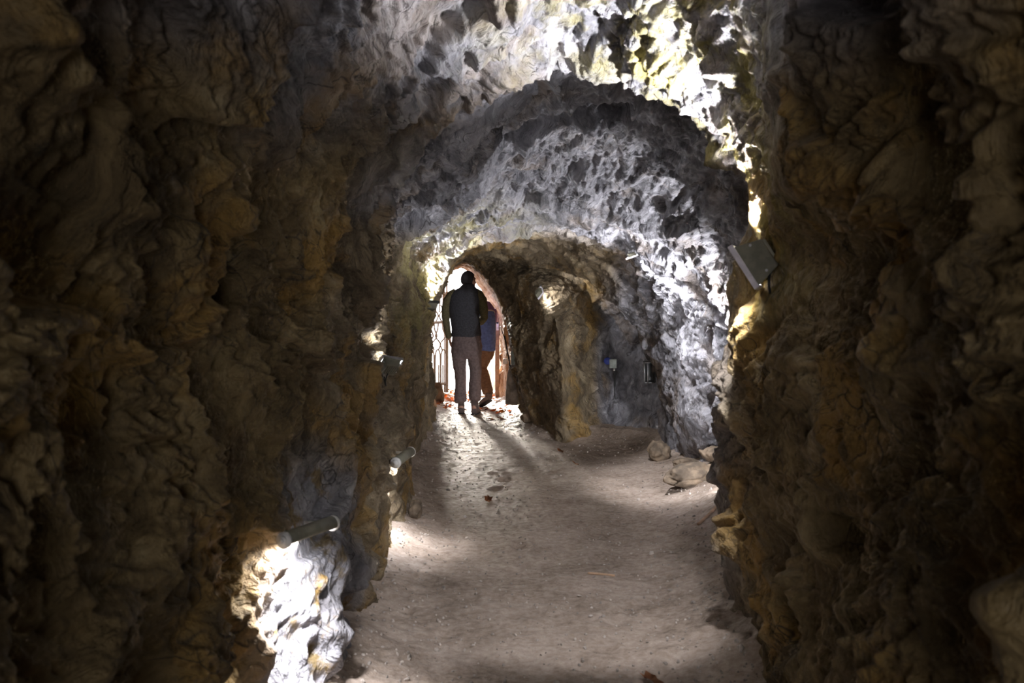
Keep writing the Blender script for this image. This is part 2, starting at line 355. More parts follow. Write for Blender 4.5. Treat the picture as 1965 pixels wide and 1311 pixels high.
N = np.cross(np.gradient(G, axis=1), np.gradient(G, axis=0)); N /= np.linalg.norm(N, axis=2, keepdims=True)+1e-9
for _ in range(6):
    N[1:-1, 1:-1] = N[1:-1, 1:-1]+N[:-2, 1:-1]+N[2:, 1:-1]+N[1:-1, :-2]+N[1:-1, 2:]
    N /= np.linalg.norm(N, axis=2, keepdims=True)+1e-9
cvec = np.stack([np.cos(TH), 0*TH, np.sin(TH)], -1)
if (N*cvec[None]).sum(2).mean() > 0: N = -N          # point into the passage
p = G.reshape(-1, 3); yv = p[:, 1]
amp = np.interp(yv, [-5, 1, 5, 8, 11, 12.5, 13.5, 14.3, 14.7], [1.1, 1.1, .95, .62, .55, .4, .3, .3, 1])
wp = p+.10*np.stack([perlin(p*2.2), perlin(p*2.2+31), perlin(p*2.2+57)], -1)
steep = wp@np.array([[1, .25, .35], [-.1, .35, .2], [-.45, .1, .42]])      # bedding that dips to the right
disp = .060*fbm(p, 1.25, 3)+.38*facets(wp, 2.9)+.42*facets(steep+5, 6.5)+.50*facets(steep*[1.6, 1, 1]+3, 15)+.62*facets(wp+3, 30)
disp += .030*(ridged(steep, 5.5, 3)-.45)+.030*(ridged(wp, 11, 3)-.45)+.015*fbm(wp, 26, 3)
for c_, r_, e_ in (((1.03, 4.0, 1.62), .34, 1), ((-.80, 3.6, .58), .2, 1), ((.76, 2.85, 1.95), .36, .45), ((1.0, 3.4, 1.62), .36, 1)): disp *= 1-.8*np.exp(-(((p-np.array(c_))*[1, 1, e_])**2).sum(1)/r_**2)
disp = (disp*amp).reshape(G.shape[:2])
for _ in range(1):                                   # weather the broken edges
    disp[1:-1] = .5*disp[1:-1]+.25*(disp[:-2]+disp[2:]); disp[:, 1:-1] = .5*disp[:, 1:-1]+.25*(disp[:, :-2]+disp[:, 2:])
disp = disp.reshape(-1)
G = (p+N.reshape(-1, 3)*disp[:, None].astype(np.float32)).reshape(G.shape)
i1 = int(np.searchsorted(TH, math.radians(48))); i2 = int(np.searchsorted(TH, math.radians(138)))
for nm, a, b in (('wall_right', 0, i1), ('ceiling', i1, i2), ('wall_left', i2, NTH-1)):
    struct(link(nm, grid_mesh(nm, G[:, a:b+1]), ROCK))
CAVE = G
_sx = 982.5+CAVE[..., 0]/np.maximum(CAVE[..., 1], .05)*F; _sy = HZ-(CAVE[..., 2]-EYE)/np.maximum(CAVE[..., 1], .05)*F
def surf(px, py, r=5):
    "distance down the tunnel of the rock that lies in a given bearing"
    m = (np.abs(_sx-px) < r) & (np.abs(_sy-py) < r) & (CAVE[..., 1] > 1)
    return float(CAVE[..., 1][m].min()) if m.any() else surf(px, py, r*1.6)

# ---------------------------------------------------------------- mesh pieces
class MB:
    def __init__(self): self.bm = bmesh.new()
    def box(self, c, s, rot=None, bev=0.0):
        r = bmesh.ops.create_cube(self.bm, size=1.0); vs = r['verts']
        mt = Matrix.Translation(c) @ ((rot or Matrix.Identity(3)).to_4x4()) @ Matrix.Diagonal((*s, 1))
        bmesh.ops.transform(self.bm, matrix=mt, verts=vs)
        if bev:
            es = list({e for v in vs for e in v.link_edges})
            bmesh.ops.bevel(self.bm, geom=es, offset=bev, segments=2, affect='EDGES', profile=.5)
        return self
    def cyl(self, a, b, r, r2=None, seg=16):
        a, b = Vector(a), Vector(b); d = b-a
        mt = Matrix.Translation((a+b)/2) @ d.to_track_quat('Z', 'Y').to_matrix().to_4x4()
        bmesh.ops.create_cone(self.bm, cap_ends=True, segments=seg, radius1=r, radius2=r if r2 is None else r2, depth=d.length, matrix=mt); return self
    def ball(self, c, s, rot=None, u=20, v=14):
        mt = Matrix.Translation(c) @ ((rot or Matrix.Identity(3)).to_4x4()) @ Matrix.Diagonal((*((s,)*3 if isinstance(s, (int, float)) else s), 1))
        bmesh.ops.create_uvsphere(self.bm, u_segments=u, v_segments=v, radius=1, matrix=mt); return self
    def loft(self, pts, seg=20, side=(1, 0, 0), axis=None):
        "closed tube through (centre, half width, half depth) rings"
        P = [Vector(p[0]) for p in pts]; rings = []
        for i, (c, rx, ry) in enumerate(pts):
            c = Vector(c); t = Vector(axis) if axis else (P[min(i+1, len(P)-1)]-P[max(i-1, 0)]).normalized()
            s = Vector(side); s = (s-t*s.dot(t)).normalized(); w = t.cross(s)
            rings.append([self.bm.verts.new(c+s*rx*math.cos(a)+w*ry*math.sin(a)) for a in (2*math.pi*k/seg for k in range(seg))])
        for a, b in zip(rings[:-1], rings[1:]):
            for k in range(seg): self.bm.faces.new((a[k], a[(k+1) % seg], b[(k+1) % seg], b[k]))
        self.bm.faces.new(rings[0][::-1]); self.bm.faces.new(rings[-1]); return self
    def tube(self, pts, r, seg=8):
        "smooth round cable through points"
        P = [Vector(p) for p in pts]; Q = []
        for i in range(len(P)-1):
            a, b, c, d = P[max(i-1, 0)], P[i], P[i+1], P[min(i+2, len(P)-1)]
            for k in range(8):
                t = k/8; Q.append(.5*(2*b+(c-a)*t+(2*a-5*b+4*c-d)*t*t+(3*b-a-3*c+d)*t**3))
        Q.append(P[-1]); up = Vector((.31, .77, .55))
        return self.loft([(q, r, r) for q in Q], seg, side=up)
    def build(self, name, mat, parent=None, smooth=False):
        me = bpy.data.meshes.new(name)
        bmesh.ops.recalc_face_normals(self.bm, faces=self.bm.faces[:]); self.bm.to_mesh(me); self.bm.free()
        o = link(name, me, mat, parent, smooth)
        return o
    def fused(self, name, mat, parent=None, voxel=.008, smooth=4, wrinkle=0.0, wscale=9.0, seed=0):
        "one continuous skin over all the pieces"
        o = self.build(name, mat, parent, True)
        md = o.modifiers.new('skin', 'REMESH'); md.mode = 'VOXEL'; md.voxel_size = voxel; md.use_smooth_shade = True
        sm = o.modifiers.new('soft', 'SMOOTH'); sm.factor = .5; sm.iterations = smooth
        dg = bpy.context.evaluated_depsgraph_get(); ev = o.evaluated_get(dg)
        me = bpy.data.meshes.new_from_object(ev); o.modifiers.clear(); old = o.data; o.data = me; bpy.data.meshes.remove(old); me.name = name
        if wrinkle:
            n = len(me.vertices); co = np.empty(n*3); no = np.empty(n*3)
            me.vertices.foreach_get('co', co); me.vertices.foreach_get('normal', no)
            q = co.reshape(-1, 3); w = ridged(q*[1, 1, .55]+seed, wscale, 3)*wrinkle
            me.vertices.foreach_set('co', (q+no.reshape(-1, 3)*w[:, None]).reshape(-1)); me.update()
        me.polygons.foreach_set('use_smooth', [True]*len(me.polygons))
        return o

def spot(name, parent, loc, aim, watts, cone, col=(.94, .95, 1.0), radius=.05, blend=.5):
    d = bpy.data.lights.new(name, 'SPOT'); d.energy = watts; d.spot_size = math.radians(cone); d.spot_blend = blend
    d.color = col; d.shadow_soft_size = radius
    o = bpy.data.objects.new(name, d); COL.objects.link(o); o.parent = parent; o.location = loc
    o.rotation_euler = Vector(aim).to_track_quat('-Z', 'Y').to_euler(); return o

# ---------------------------------------------------------------- LED floodlights on the rock
def flood(label, loc, aim, roll, w, h, d, watts, cone, wall, rim='black_metal', loop=None, col=(.94, .95, 1.0), throw=None):
    """a flat LED floodlight: loc = middle of the housing, aim = where it shines, wall = offset to its anchor in the rock"""
    t = thing('floodlight', label, 'floodlight', loc, group='floodlights on the tunnel walls')
    q = Vector(aim).to_track_quat('Z', 'Y') @ Euler((0, 0, roll)).to_quaternion(); R = q.to_matrix()
    bt_ = min(.36*d, .021); z0 = d/2-bt_
    m = MB(); m.loft([(R @ Vector((0, 0, z)), w*f_*.707, h*f_*.707) for z, f_ in ((-d/2, .60), (-d*.46, .66), (0, .84), (z0, .95))], 4, side=R @ Vector((1, 1, 0)))
    for k in range(7): m.box(R @ Vector(((k/6-.5)*w*.55, 0, -d*.42)), (w*.03, h*.55, d*.3), R)
    m.build('housing', M['olive_metal'], t)
    m = MB()
    for sx, sy, lx_, ly_ in ((0, 1, w, .06*h), (0, -1, w, .06*h), (1, 0, .06*w, h), (-1, 0, .06*w, h)):
        m.box(R @ Vector((sx*w*.48, sy*h*.48, z0+bt_/2)), (lx_, ly_, bt_), R, bt_*.12)
    m.build('bezel', M[rim], t)
    MB().box(R @ Vector((0, 0, z0+bt_*.4)), (w*.9, h*.9, bt_*.5), R).build('lit_panel' if watts else 'glass_panel', M['led' if watts else 'white_metal'], t)
    for sx in (-1, 1):
        for sy in (-1, 1): MB().cyl(R @ Vector((sx*w*.36, sy*h*.3, -d*.08)), R @ Vector((sx*w*.47, sy*h*.3, -d*.12)), w*.03, seg=8).build('screw', M['steel'], t)
    wv = Vector(wall); a = R @ Vector((0, -h*.2, -d*.3)); n = wv.normalized()
    m = MB().tube([a, a*.5+wv*.4+Vector((0, 0, -.02)), wv], w*.04, 8)
    m.box(wv*.55+a*.4, (w*.18, w*.16, w*.3), n.to_track_quat('Z', 'Y').to_matrix(), w*.02)
    m.cyl(wv*.9, wv*1.25, w*.12, seg=14)
    m.build('bracket', M['steel'], t)
    MB().box(wv*.5+a*.3+Vector((0, 0, w*.12)), (w*.5, w*.17, w*.15), R, w*.02).build('driver_box', M['plastic'], t)
    if loop:
        s0 = a+Vector((0, 0, -.01)); MB().tube([s0, s0+Vector((-.01, -.02, -loop*.55)), (s0+wv)/2+Vector((0, -.02, -loop)), wv+Vector((.0, -.02, -loop*.5)), wv], w*.03, 8).build('cable', M['rubber'], t)
    if watts: spot('beam', t, R @ Vector((0, 0, d*.5+.03)), throw or aim, watts, cone, col)
    return t

def strip_lamp(label, a, b, watts, out, r=.026):
    """a short shaded tube lamp bolted low on the left wall, shining down the rock; out = direction away from the rock"""
    a, b = Vector(a), Vector(b); mid = (a+b)/2
    t = thing('strip_light', label, 'lamp', mid, group='shaded strip lights low on the left wall')
    ax = (b-a).normalized(); up = Vector((0, 0, 1)); up = (up-ax*up.dot(ax)).normalized(); sd = ax.cross(up); L = (b-a).length
    m = MB(); n = 14; inn, outr = [], []
    for R_, lst in ((r*.86, inn), (r, outr)):
        for e in (-.5, .5):
            lst.append([m.bm.verts.new(ax*L*e+(up*math.cos(g)+sd*math.sin(g))*R_) for g in (math.radians(-115+230*k/n) for k in range(n+1))])
    for k in range(n):
        m.bm.faces.new((outr[0][k], outr[0][k+1], outr[1][k+1], outr[1][k])); m.bm.faces.new((inn[0][k], inn[1][k], inn[1][k+1], inn[0][k+1]))
        for e in (0, 1): m.bm.faces.new((outr[e][k], inn[e][k], inn[e][k+1], outr[e][k+1]))
    for k in (0, n): m.bm.faces.new((outr[0][k], outr[1][k], inn[1][k], inn[0][k]))
    m.build('shade', M['olive_metal'], t, True)
    MB().cyl(-ax*L*.46-up*r*.2, ax*L*.46-up*r*.2, r*.42, seg=12).build('tube', M['led'], t, True)
    for e in (-1, 1):
        c = MB(); c.cyl(ax*e*L*.5, ax*e*(L*.5+r*.5), r*1.02, seg=20); c.cyl(ax*e*(L*.5+r*.5), ax*e*(L*.5+r*.75), r*.62, r*.5, seg=16)
        c.cyl(ax*e*(L*.5+r*.72), ax*e*(L*.5+r*1.0), r*.30, seg=12)
        c.build('end_cap', M['plastic'], t, True)
    for e in (-.3, .3): MB().box(ax*L*e-Vector(out)*.035+up*r*.3, (.014, .07, .012), Vector(out).to_track_quat('Y', 'Z').to_matrix()).build('mounting_arm', M['steel'], t)
    d = bpy.data.lights.new('tube_light', 'AREA'); d.shape = 'RECTANGLE'; d.size = L*.9; d.size_y = r*1.2; d.energy = watts; d.color = (.94, .95, 1.0); d.spread = math.radians(125)
    o = bpy.data.objects.new('tube_light', d); COL.objects.link(o); o.parent = t; o.location = -up*r*.75
    z = (up*1.0+Vector(out)*.32).normalized(); o.rotation_euler = Matrix((ax, z.cross(ax), z)).transposed().to_euler()
    return t

# right jaw: the big one that washes the near roof
LAMP = {}
y1 = min(3.8, surf(1458, 505, 14)-.04)
LAMP['jaw'] = flood('white-rimmed floodlight turned sideways, with a looped black cable, on the right-hand rock edge', at(1452, 500, y1), (-.80, .26, -.53), 0, .16, .175, .115, 46, 76,
      (.10, .12, -.055), rim='white_metal', loop=.13, throw=(-.50, 1.55, -1.58))
flood('small floodlight in the notch behind the white-rimmed one, washing the near roof', at(1473, 474, y1+.10), (-.2, .1, .95), 0, .09, .08, .05, 560, 118,
      (.08, .08, -.03), throw=(-.27, .0, .95))
y2 = surf(748, 705)-.16
flood('floodlight with a clear lower edge on the near left buttress', at(747, 703, y2), (-.30, .62, .72), .25, .12, .10, .05, 3, 100, (-.04, .14, -.05), rim='steel', loop=.06, throw=(-.15, .35, 1))
y3 = surf(812, 592)-.12
flood('dark floodlight beside the open metal gate', at(823, 588, 7.75), (-.12, .30, .95), .2, .13, .12, .06, 130, 178, (-.07, .1, -.05), loop=.05, throw=(.22, .12, .92))
y4 = surf(1036, 562)-.1
flood('small square floodlight with bright edges on the dark buttress beside the exit', at(1034, 562, y4), (.62, .30, -.30), math.radians(40), .09, .09, .05, 9, 120, (.02, .12, .06), rim='white_metal', throw=(.8, .35, -.2))
y5 = surf(1213, 490)-.07
flood('slim white floodlight at the top of the pale lit rib', at(1213, 490, y5), (.35, .05, -.93), .5, .05, .10, .035, 60, 100, (-.02, .08, .05), rim='white_metal', throw=(.55, .10, -.83))
# unseen floodlights behind the two jaws light the inner chamber; the last is added fill
flood('floodlight hidden behind the right jaw, shining up the chamber roof', at(1435, 770, 6.5), (-.55, .05, .78), 0, .16, .14, .06, 90, 76, (.15, .1, -.05), throw=(at(1170, 440, 6.8)-at(1435, 770, 6.5)))
flood('floodlight hidden low behind the right jaw, shining on the pale rib', at(1440, 900, 6.1), (.05, .8, .3), 0, .16, .14, .06, 45, 110, (.1, -.12, -.1), throw=(.0, .93, .25))
flood('floodlight hidden behind the left wall edge', at(705, 640, 5.85), (.1, .45, .88), 0, .14, .12, .06, 4, 100, (-.12, .05, -.05), throw=(.15, .6, .5))
flood('added fill light out of sight behind the right jaw, shining towards the dark buttress', at(1450, 610, 6.2), (-.3, .94, .1), 0, .16, .14, .06, 170, 64, (.12, .05, -.05), throw=(-1.15, 3.5, .45))  # added unseen lamp that lifts the low brown roof and buttress

ya, yb = surf(548, 1037)-.05, surf(636, 1005)-.05
ya = min(ya, yb*.97)
strip_lamp('shaded strip light over white-lit rock at the lower left', at(548, 1036, ya), at(636, 1005, ya*1.07), 5, (.9, -.35, 0))
yc = surf(760, 888)-.05
strip_lamp('shorter strip light low on the second left ledge, beside the path', at(760, 888, yc), at(787, 868, yc*1.06), 2.5, (.95, -.2, 0), r=.030)

# ---------------------------------------------------------------- exit gate, post and the boxes beside it
def gy(px): return 14.25+(px-820)/38*.7
def G_(px, py): return at(px, py, gy(px))
g = thing('metal_gate', 'open grey metal gate with curved bars and spikes at the tunnel exit', 'gate', (0, 0, 0))
def bar(name, pts, r, mat='grey_metal', parent=g): return MB().tube([G_(*p) for p in pts], r, 8).build(name, M[mat], parent, True)
MB().loft([(G_(856, 560), .034, .034), (G_(856, 753), .034, .034)], 4).build('stile', M['grey_metal'], g)
MB().loft([(G_(822, 553), .016, .016), (G_(821, 752), .016, .016)], 4).build('stile', M['grey_metal'], g)
for (a, b) in (((822, 548), (858, 568)), ((820, 620), (856, 618)), ((820, 735), (856, 737))):
    MB().loft([(G_(*a), .02, .02), (G_(*b), .02, .02)], 4, side=(0, 0, 1)).build('rail', M['grey_metal'], g)
for i in range(3):
    x = 847+i*5.2; bar('spike', [(x, 534+i*2), (x, 550), (x, 572)], .013)
for x in (830, 837, 844, 850): bar('bar', [(x, 556+(x-838)*.8), (x, 580), (x-1, 600)], .010)
for x, s in ((829, 1), (838, -1), (846, 1)): bar('scroll', [(x, 586), (x+3*s, 594), (x-3*s, 606), (x+2*s, 618)], .010)
for x, s in ((826, 1), (833, 1), (841, -1), (849, 1)): bar('scroll', [(x, 620), (x+1*s, 632), (x+5*s, 646), (x-4*s, 660), (x, 672)], .011)
for x in (828, 840, 851):
    bar('hoop', [(x-5, 734), (x-5, 690), (x-3.5, 676), (x, 671), (x+3.5, 676), (x+5, 690), (x+5, 734)], .011)
for x in (826, 834, 842, 850): bar('bar', [(x, 700), (x, 718), (x, 734)], .011)
for x in (824, 830, 836, 842, 848, 853): bar('picket', [(x, 736), (x, 744), (x, 752)], .011)

Yp = 14.05
pst = thing('gate_post', 'weathered wooden post on the right of the exit', 'post', at(954.5, 772, Yp))
def lp(px, py, Y=Yp): return at(px, py, Y)-pst.location
MB().box((lp(954.5, 552)+lp(954.5, 778))/2, (.058, .08, 1.66), None, .006).build('timber', M['wood'], pst)
MB().box((lp(950.6, 552)+lp(950.6, 778))/2+Vector((0, -.02, 0)), (.010, .05, 1.66), None, .002).build('steel_angle', M['steel'], pst)
lt = MB().box(lp(955, 626)+Vector((0, -.05, 0)), (.036, .02, .12), None, .004).build('latch_plate', M['plastic'], pst)
MB().box(lp(954.5, 619.5)+Vector((0, -.055, 0)), (.03, .03, .025), None, .004).build('bolt', M['black_metal'], lt)

def placed(px, py, off): return at(px, py, surf(px, py)-off)
t = thing('junction_box', 'small square white junction box on the wall by the wooden post', 'junction box', placed(969.7, 693.5, .03))
MB().box((0, 0, 0), (.062, .05, .068), None, .006).build('box', M['plastic'], t); MB().box((0, -.028, 0), (.050, .008, .056), None, .003).build('lid', M['plastic'], t)
t = thing('control_box', 'tall narrow white box standing on the tapered stone', 'box', at(984.5, 701, 11.9))
MB().box((0, 0, .085), (.05, .06, .17), None, .006).build('box', M['plastic'], t); MB().box((0, -.032, .085), (.038, .008, .15), None, .003).build('cover', M['plastic_green'], t)
MB().tube([(0, 0, 0), (-.03, -.03, -.02), (-.06, -.02, .12), (-.10, .1, .35)], .007).build('cable', M['rubber'], t, True)
m = MB(); m.loft([(at(983, 776, 11.9), .085, .07), (at(983, 755, 11.9), .082, .07), (at(983.5, 730, 11.9), .07, .06), (at(984.5, 704, 11.9), .05, .05), (at(984.5, 701, 11.9), .045, .045)], 7)
tag(m.fused('stone_block', M['stone'], voxel=.012, smooth=1, wrinkle=.012, wscale=14), 'tapered upright stone carrying a white box beside the exit', 'stone')
c = MB().tube([placed(x, y, .02) for x, y in ((960, 627), (966, 643), (971, 660), (975, 680), (977, 700), (976, 720))], .006)
tag(c.build('wall_cable', M['rubber'], smooth=True), 'dark cable running down the reveal from the latch', 'cable')

# alcove: switch box on a pipe, black cabinet
yb_ = surf(1176, 705)-.12
t = thing('switch_box', 'pale green switch box on a black pipe in the dark alcove', 'switch box', at(1176, 698, yb_))
s = yb_/F
MB().box((0, 0, 0), (14*s, .05, 17.5*s), None, .006).build('box', M['plastic_green'], t)
MB().cyl((-10*s, .03, 5*s), (-10*s, -.01, 5*s), 7*s, seg=18).build('siren', M['plastic_blue'], t, True)['label'] = 'round blue siren'
MB().cyl((2.5*s, 0, -8.7*s), (2.5*s, 0, -14*s), 1.9*s, seg=12).build('gland', M['plastic'], t, True)
MB().tube([(4*s, .01, -12*s), (4.3*s, .01, -30*s), (4*s, .02, -44*s)], 1.7*s).build('pipe', M['black_metal'], t, True)
MB().tube([(4*s, .02, -44*s), (5*s, -.02, -70*s), (18*s, -.10, -95*s), (20*s, -.25, -118*s), (10*s, -.45, -146*s), (4*s, -.5, -160*s)], 1.0*s).build('cable', M['rubber'], t, True)
yk = surf(1247, 715)-.06; s = yk/F
t = thing('steel_cabinet', 'small black open cabinet with a pale frame beside the grey rib', 'cabinet', at(1247, 715, yk))
m = MB(); m.box((0, .08, 0), (20*s, .02, 38*s)); m.box((10*s, .04, 0), (.012, .09, 38*s)); m.box((0, .04, -19*s), (20*s, .09, .012)); m.build('body', M['black_metal'], t)
MB().box((0, .03, 19.5*s), (22*s, .10, .014), None, .003).build('top_plate', M['grey_metal'], t)
for dx in (-10.5, -4): MB().cyl((dx*s, -.01, -19*s), (dx*s, -.01, 19*s), .006, seg=8).build('frame_rod', M['steel'], t, True)

# ---------------------------------------------------------------- loose stones, boulders, leaves, twigs
def boulder(name, label, px, py, w, h, dp, seed, Y, mat=None):
    o_ = at(px, py, Y); x, y = o_.x, o_.y; z = on_floor(x, y)
    bm = bmesh.new(); bmesh.ops.create_icosphere(bm, subdivisions=5, radius=1)
    me = bpy.data.meshes.new(name); bm.to_mesh(me); bm.free(); n = len(me.vertices); co = np.empty(n*3); me.vertices.foreach_get('co', co); q = co.reshape(-1, 3)
    q = q*(1+.30*facets(q+seed*3.7, 1.1)[:, None]*1.1+.10*fbm(q+seed, 2.0, 4)[:, None])
    me.vertices.foreach_set('co', (q*[w/2, dp/2, h/2]).reshape(-1)); me.update()
    o = link(name, me, mat or M['brown_stone']); o.location = (x, y, z+h*.30); o.rotation_euler = (0, 0, seed)
    return tag(o, label, 'rock')
boulder('boulder', 'grey boulder at the foot of the pale rib', 1266, 880, .17, .20, .20, 1.3, 8.75)
boulder('boulder', 'flat slab of rock below the pale rib', 1318, 906, .24, .09, .2, 2.2, 8.1)
boulder('boulder', 'broad brown rock half buried in the bank on the right', 1330, 945, .46, .17, .3, .6, 7.3)
boulder('boulder', 'narrow rock between the bank and the right jaw', 1376, 918, .22, .14, .2, 4.1, 7.8)
boulder('boulder', 'brown stone leaning below the gate', 838, 772, .20, .30, .12, .4, 13.4)
boulder('boulder', 'small stone at the foot of the left ledge', 796, 1003, .09, .13, .12, 3.2, 6.4)
boulder('boulder', 'rounded stone at the corner of the buttress', 1018, 822, .22, .16, .2, 5.0, 11.1)

bm = bmesh.new(); cnt = 0
while cnt < 2600:
    y = 3.3+9.5*random.random()**1.6; l, r_ = float(lerp(y, *LX)), float(lerp(y, *RX)); u = random.random()
    if random.random() < .72: u = (random.betavariate(.7, 3.2) if random.random() < .5 else 1-random.betavariate(.7, 3.2))
    x = l+(r_-l)*u; z = on_floor(x, y); rr = random.uniform(.003, .009)*(1.7 if random.random() < .06 else 1)
    b0 = len(bm.verts); mt = Matrix.Translation((x, y, z+rr*.3)) @ Euler((random.random()*6, random.random()*6, random.random()*6)).to_matrix().to_4x4() @ Matrix.Diagonal((rr*random.uniform(.7, 1.5), rr, rr*random.uniform(.4, .9), 1))
    bmesh.ops.create_icosphere(bm, subdivisions=1, radius=1, matrix=mt); cnt += 1
me = bpy.data.meshes.new('gravel'); bm.to_mesh(me); bm.free()
o = link('gravel', me, M['stone'], smooth=False); o['kind'] = 'stuff'; tag(o, 'fine loose gravel scattered over the dirt path', 'gravel')

def leaf_mesh(seed):
    rg = random.Random(seed); bm = bmesh.new(); n = 14; c = bm.verts.new((0, 0, .006)); ring_ = []
    for k in range(n):
        a = 2*math.pi*k/n; r = (1 if k % 2 else .62)*rg.uniform(.8, 1.1); x, y = r*math.cos(a)*.030, r*math.sin(a)*.042
        ring_.append(bm.verts.new((x, y, .010*rg.random()+.35*abs(x)+.06*y)))
    for k in range(n): bm.faces.new((c, ring_[k], ring_[(k+1) % n]))
    r = bmesh.ops.solidify(bm, geom=bm.faces[:], thickness=.0012)
    me = bpy.data.meshes.new('fallen_leaf'); bm.to_mesh(me); bm.free(); return me
LM = [leaf_mesh(i) for i in range(4)]
for i in range(4): LM[i].materials.append(M['leaf'] if i < 3 else M['leaf_brown'])
def leaf(x, y, label, group, big=1.0, k=None):
    k = random.randrange(4) if k is None else k
    for fx, fy in ((-.63, 12.4), (-.47, 12.35), (-.40, 13.3), (-.53, 13.65)):
        if math.hypot(x-fx, y-fy) < .30: y += .45; x += .14 if x > -.5 else -.14
    o = bpy.data.objects.new('fallen_leaf', LM[k]); COL.objects.link(o)
    o.location = (x, y, on_floor(x, y)+.004); o.rotation_euler = (random.gauss(0, .3), random.gauss(0, .3), random.random()*6.28); o.scale = (big,)*3
    return tag(o, label, 'leaf', group)
for i in range(60):
    y = random.uniform(12.9, 15.5); x = random.uniform(-1.0, -.60)
    leaf(x, y, 'orange fallen leaf in the litter under the open gate', 'fallen leaves under the gate', random.uniform(.8, 1.7))
for i in range(34):
    y = random.uniform(11.7, 13.9); l, r_ = float(lerp(y, *RX)), 0; x = l-random.betavariate(1.1, 2)*.5
    leaf(x, y, 'fallen leaf on the right of the path just inside the exit', 'fallen leaves by the wooden post', random.uniform(.7, 1.5))
for px, py, lb in ((1075, 868, 'red-brown leaf on the lit dirt in front of the dark buttress'), (1103, 893, 'small orange leaf farther out on the path, toward the alcove'), (937, 963, 'dark curled leaf in the middle of the path'), (1248, 1304, 'pale tan leaf at the bottom edge of the path')):
    y = EYE*F/(py-HZ); p_ = at(px, py, y); leaf(p_.x, p_.y, lb, None, 1.25, 3 if px != 1103 else 0)
def stick(label, a, b, r):
    y0 = EYE*F/(a[1]-HZ); y1_ = EYE*F/(b[1]-HZ); p0, p1 = at(*a, y0), at(*b, y1_)
    p0.z = on_floor(p0.x, p0.y)+r*.7; p1.z = on_floor(p1.x, p1.y)+r*.7; mid = (p0+p1)/2; mid.z = on_floor(mid.x, mid.y)+r*.8
    tag(MB().tube([p0, mid, p1], r, 7).build('twig', M['wood'], smooth=True), label, 'twig')
stick('thin twig lying across the path near the bottom', (1128, 1104), (1180, 1108), .006)
stick('dark root lying against the right jaw', (1340, 1036), (1385, 1012), .010)

# ---------------------------------------------------------------- outside: bank beyond the exit
xs_ = np.linspace(-1.2, 6, 90); yy_ = np.linspace(14.75, 24, 90); XX, Y2 = np.meshgrid(xs_, yy_)
ZZ = np.clip((XX+.15+.10*(np.minimum(Y2, 20)-15))*5.5, -1.6, 3.4); q = np.stack([XX, Y2, ZZ], -1).reshape(-1, 3)
ZZ = ZZ+(.16*fbm(q, 1.5, 4)+.05*fbm(q, 9, 3)).reshape(ZZ.shape)
k = NT('leafy_bank'); P_ = k.obj(); a_ = k.noise(P_, 7, 8, .7)
BANK = k.done(color=k.ramp(a_, [(.3, (.05, .022, .006)), (.45, (.13, .07, .016)), (.6, (.22, .14, .04)), (.7, (.34, .24, .09))]), rough=.9, normal=k.bump(a_, .6, .05))
struct(link('ground_bank', grid_mesh('ground_bank', np.stack([XX, Y2, ZZ], -1)), BANK))
k = NT('pale_gravel'); a_ = k.noise(k.obj(), 5, 8, .7)
GRAVEL = k.done(color=k.ramp(a_, [(.3, (.55, .52, .48)), (.7, (.85, .83, .8))]), rough=.9)
xs_ = np.linspace(-14, 8, 60); yy_ = np.linspace(15.9, 60, 80); XX, Y2 = np.meshgrid(xs_, yy_); q = np.stack([XX, Y2, 0*XX], -1).reshape(-1, 3)
struct(link('ground_outside', grid_mesh('ground_outside', np.stack([XX, Y2, -1.25+.08*fbm(q, .6, 3).reshape(XX.shape)], -1)), GRAVEL))

# ---------------------------------------------------------------- people
def head_bits(mb, c, f, s=1.0):
    "face of a head looking along f"
    f = Vector(f).normalized(); r = Vector((f.y, -f.x, 0)).normalized(); u = Vector((0, 0, 1)); R = Matrix((r, f, u)).transposed(); c = Vector(c)
    P = lambda a, b, d: c+(r*a+f*b+u*d)*s
    mb.ball(P(0, -.012, .012), (.077*s, .098*s, .105*s), R); mb.ball(P(0, .030, -.055), (.058*s, .062*s, .062*s), R)
    mb.ball(P(0, .070, -.092), (.026*s, .022*s, .022*s), R)                              # chin
    mb.loft([(P(0, .082, .012), .008, .010), (P(0, .100, -.018), .012, .014), (P(0, .098, -.036), .017, .014)], 8, side=r)   # nose
    mb.ball(P(0, .078, .030), (.052*s, .020*s, .013*s), R)                               # brow
    mb.ball(P(0, .084, -.062), (.026*s, .012*s, .007*s), R); mb.ball(P(0, .083, -.073), (.023*s, .012*s, .008*s), R)          # lips
    for e in (-1, 1):
        mb.ball(P(e*.078, -.008, -.012), (.010*s, .020*s, .034*s), R); mb.ball(P(e*.040, .062, -.020), (.026*s, .020*s, .022*s), R)   # ears, cheeks
    return P, R
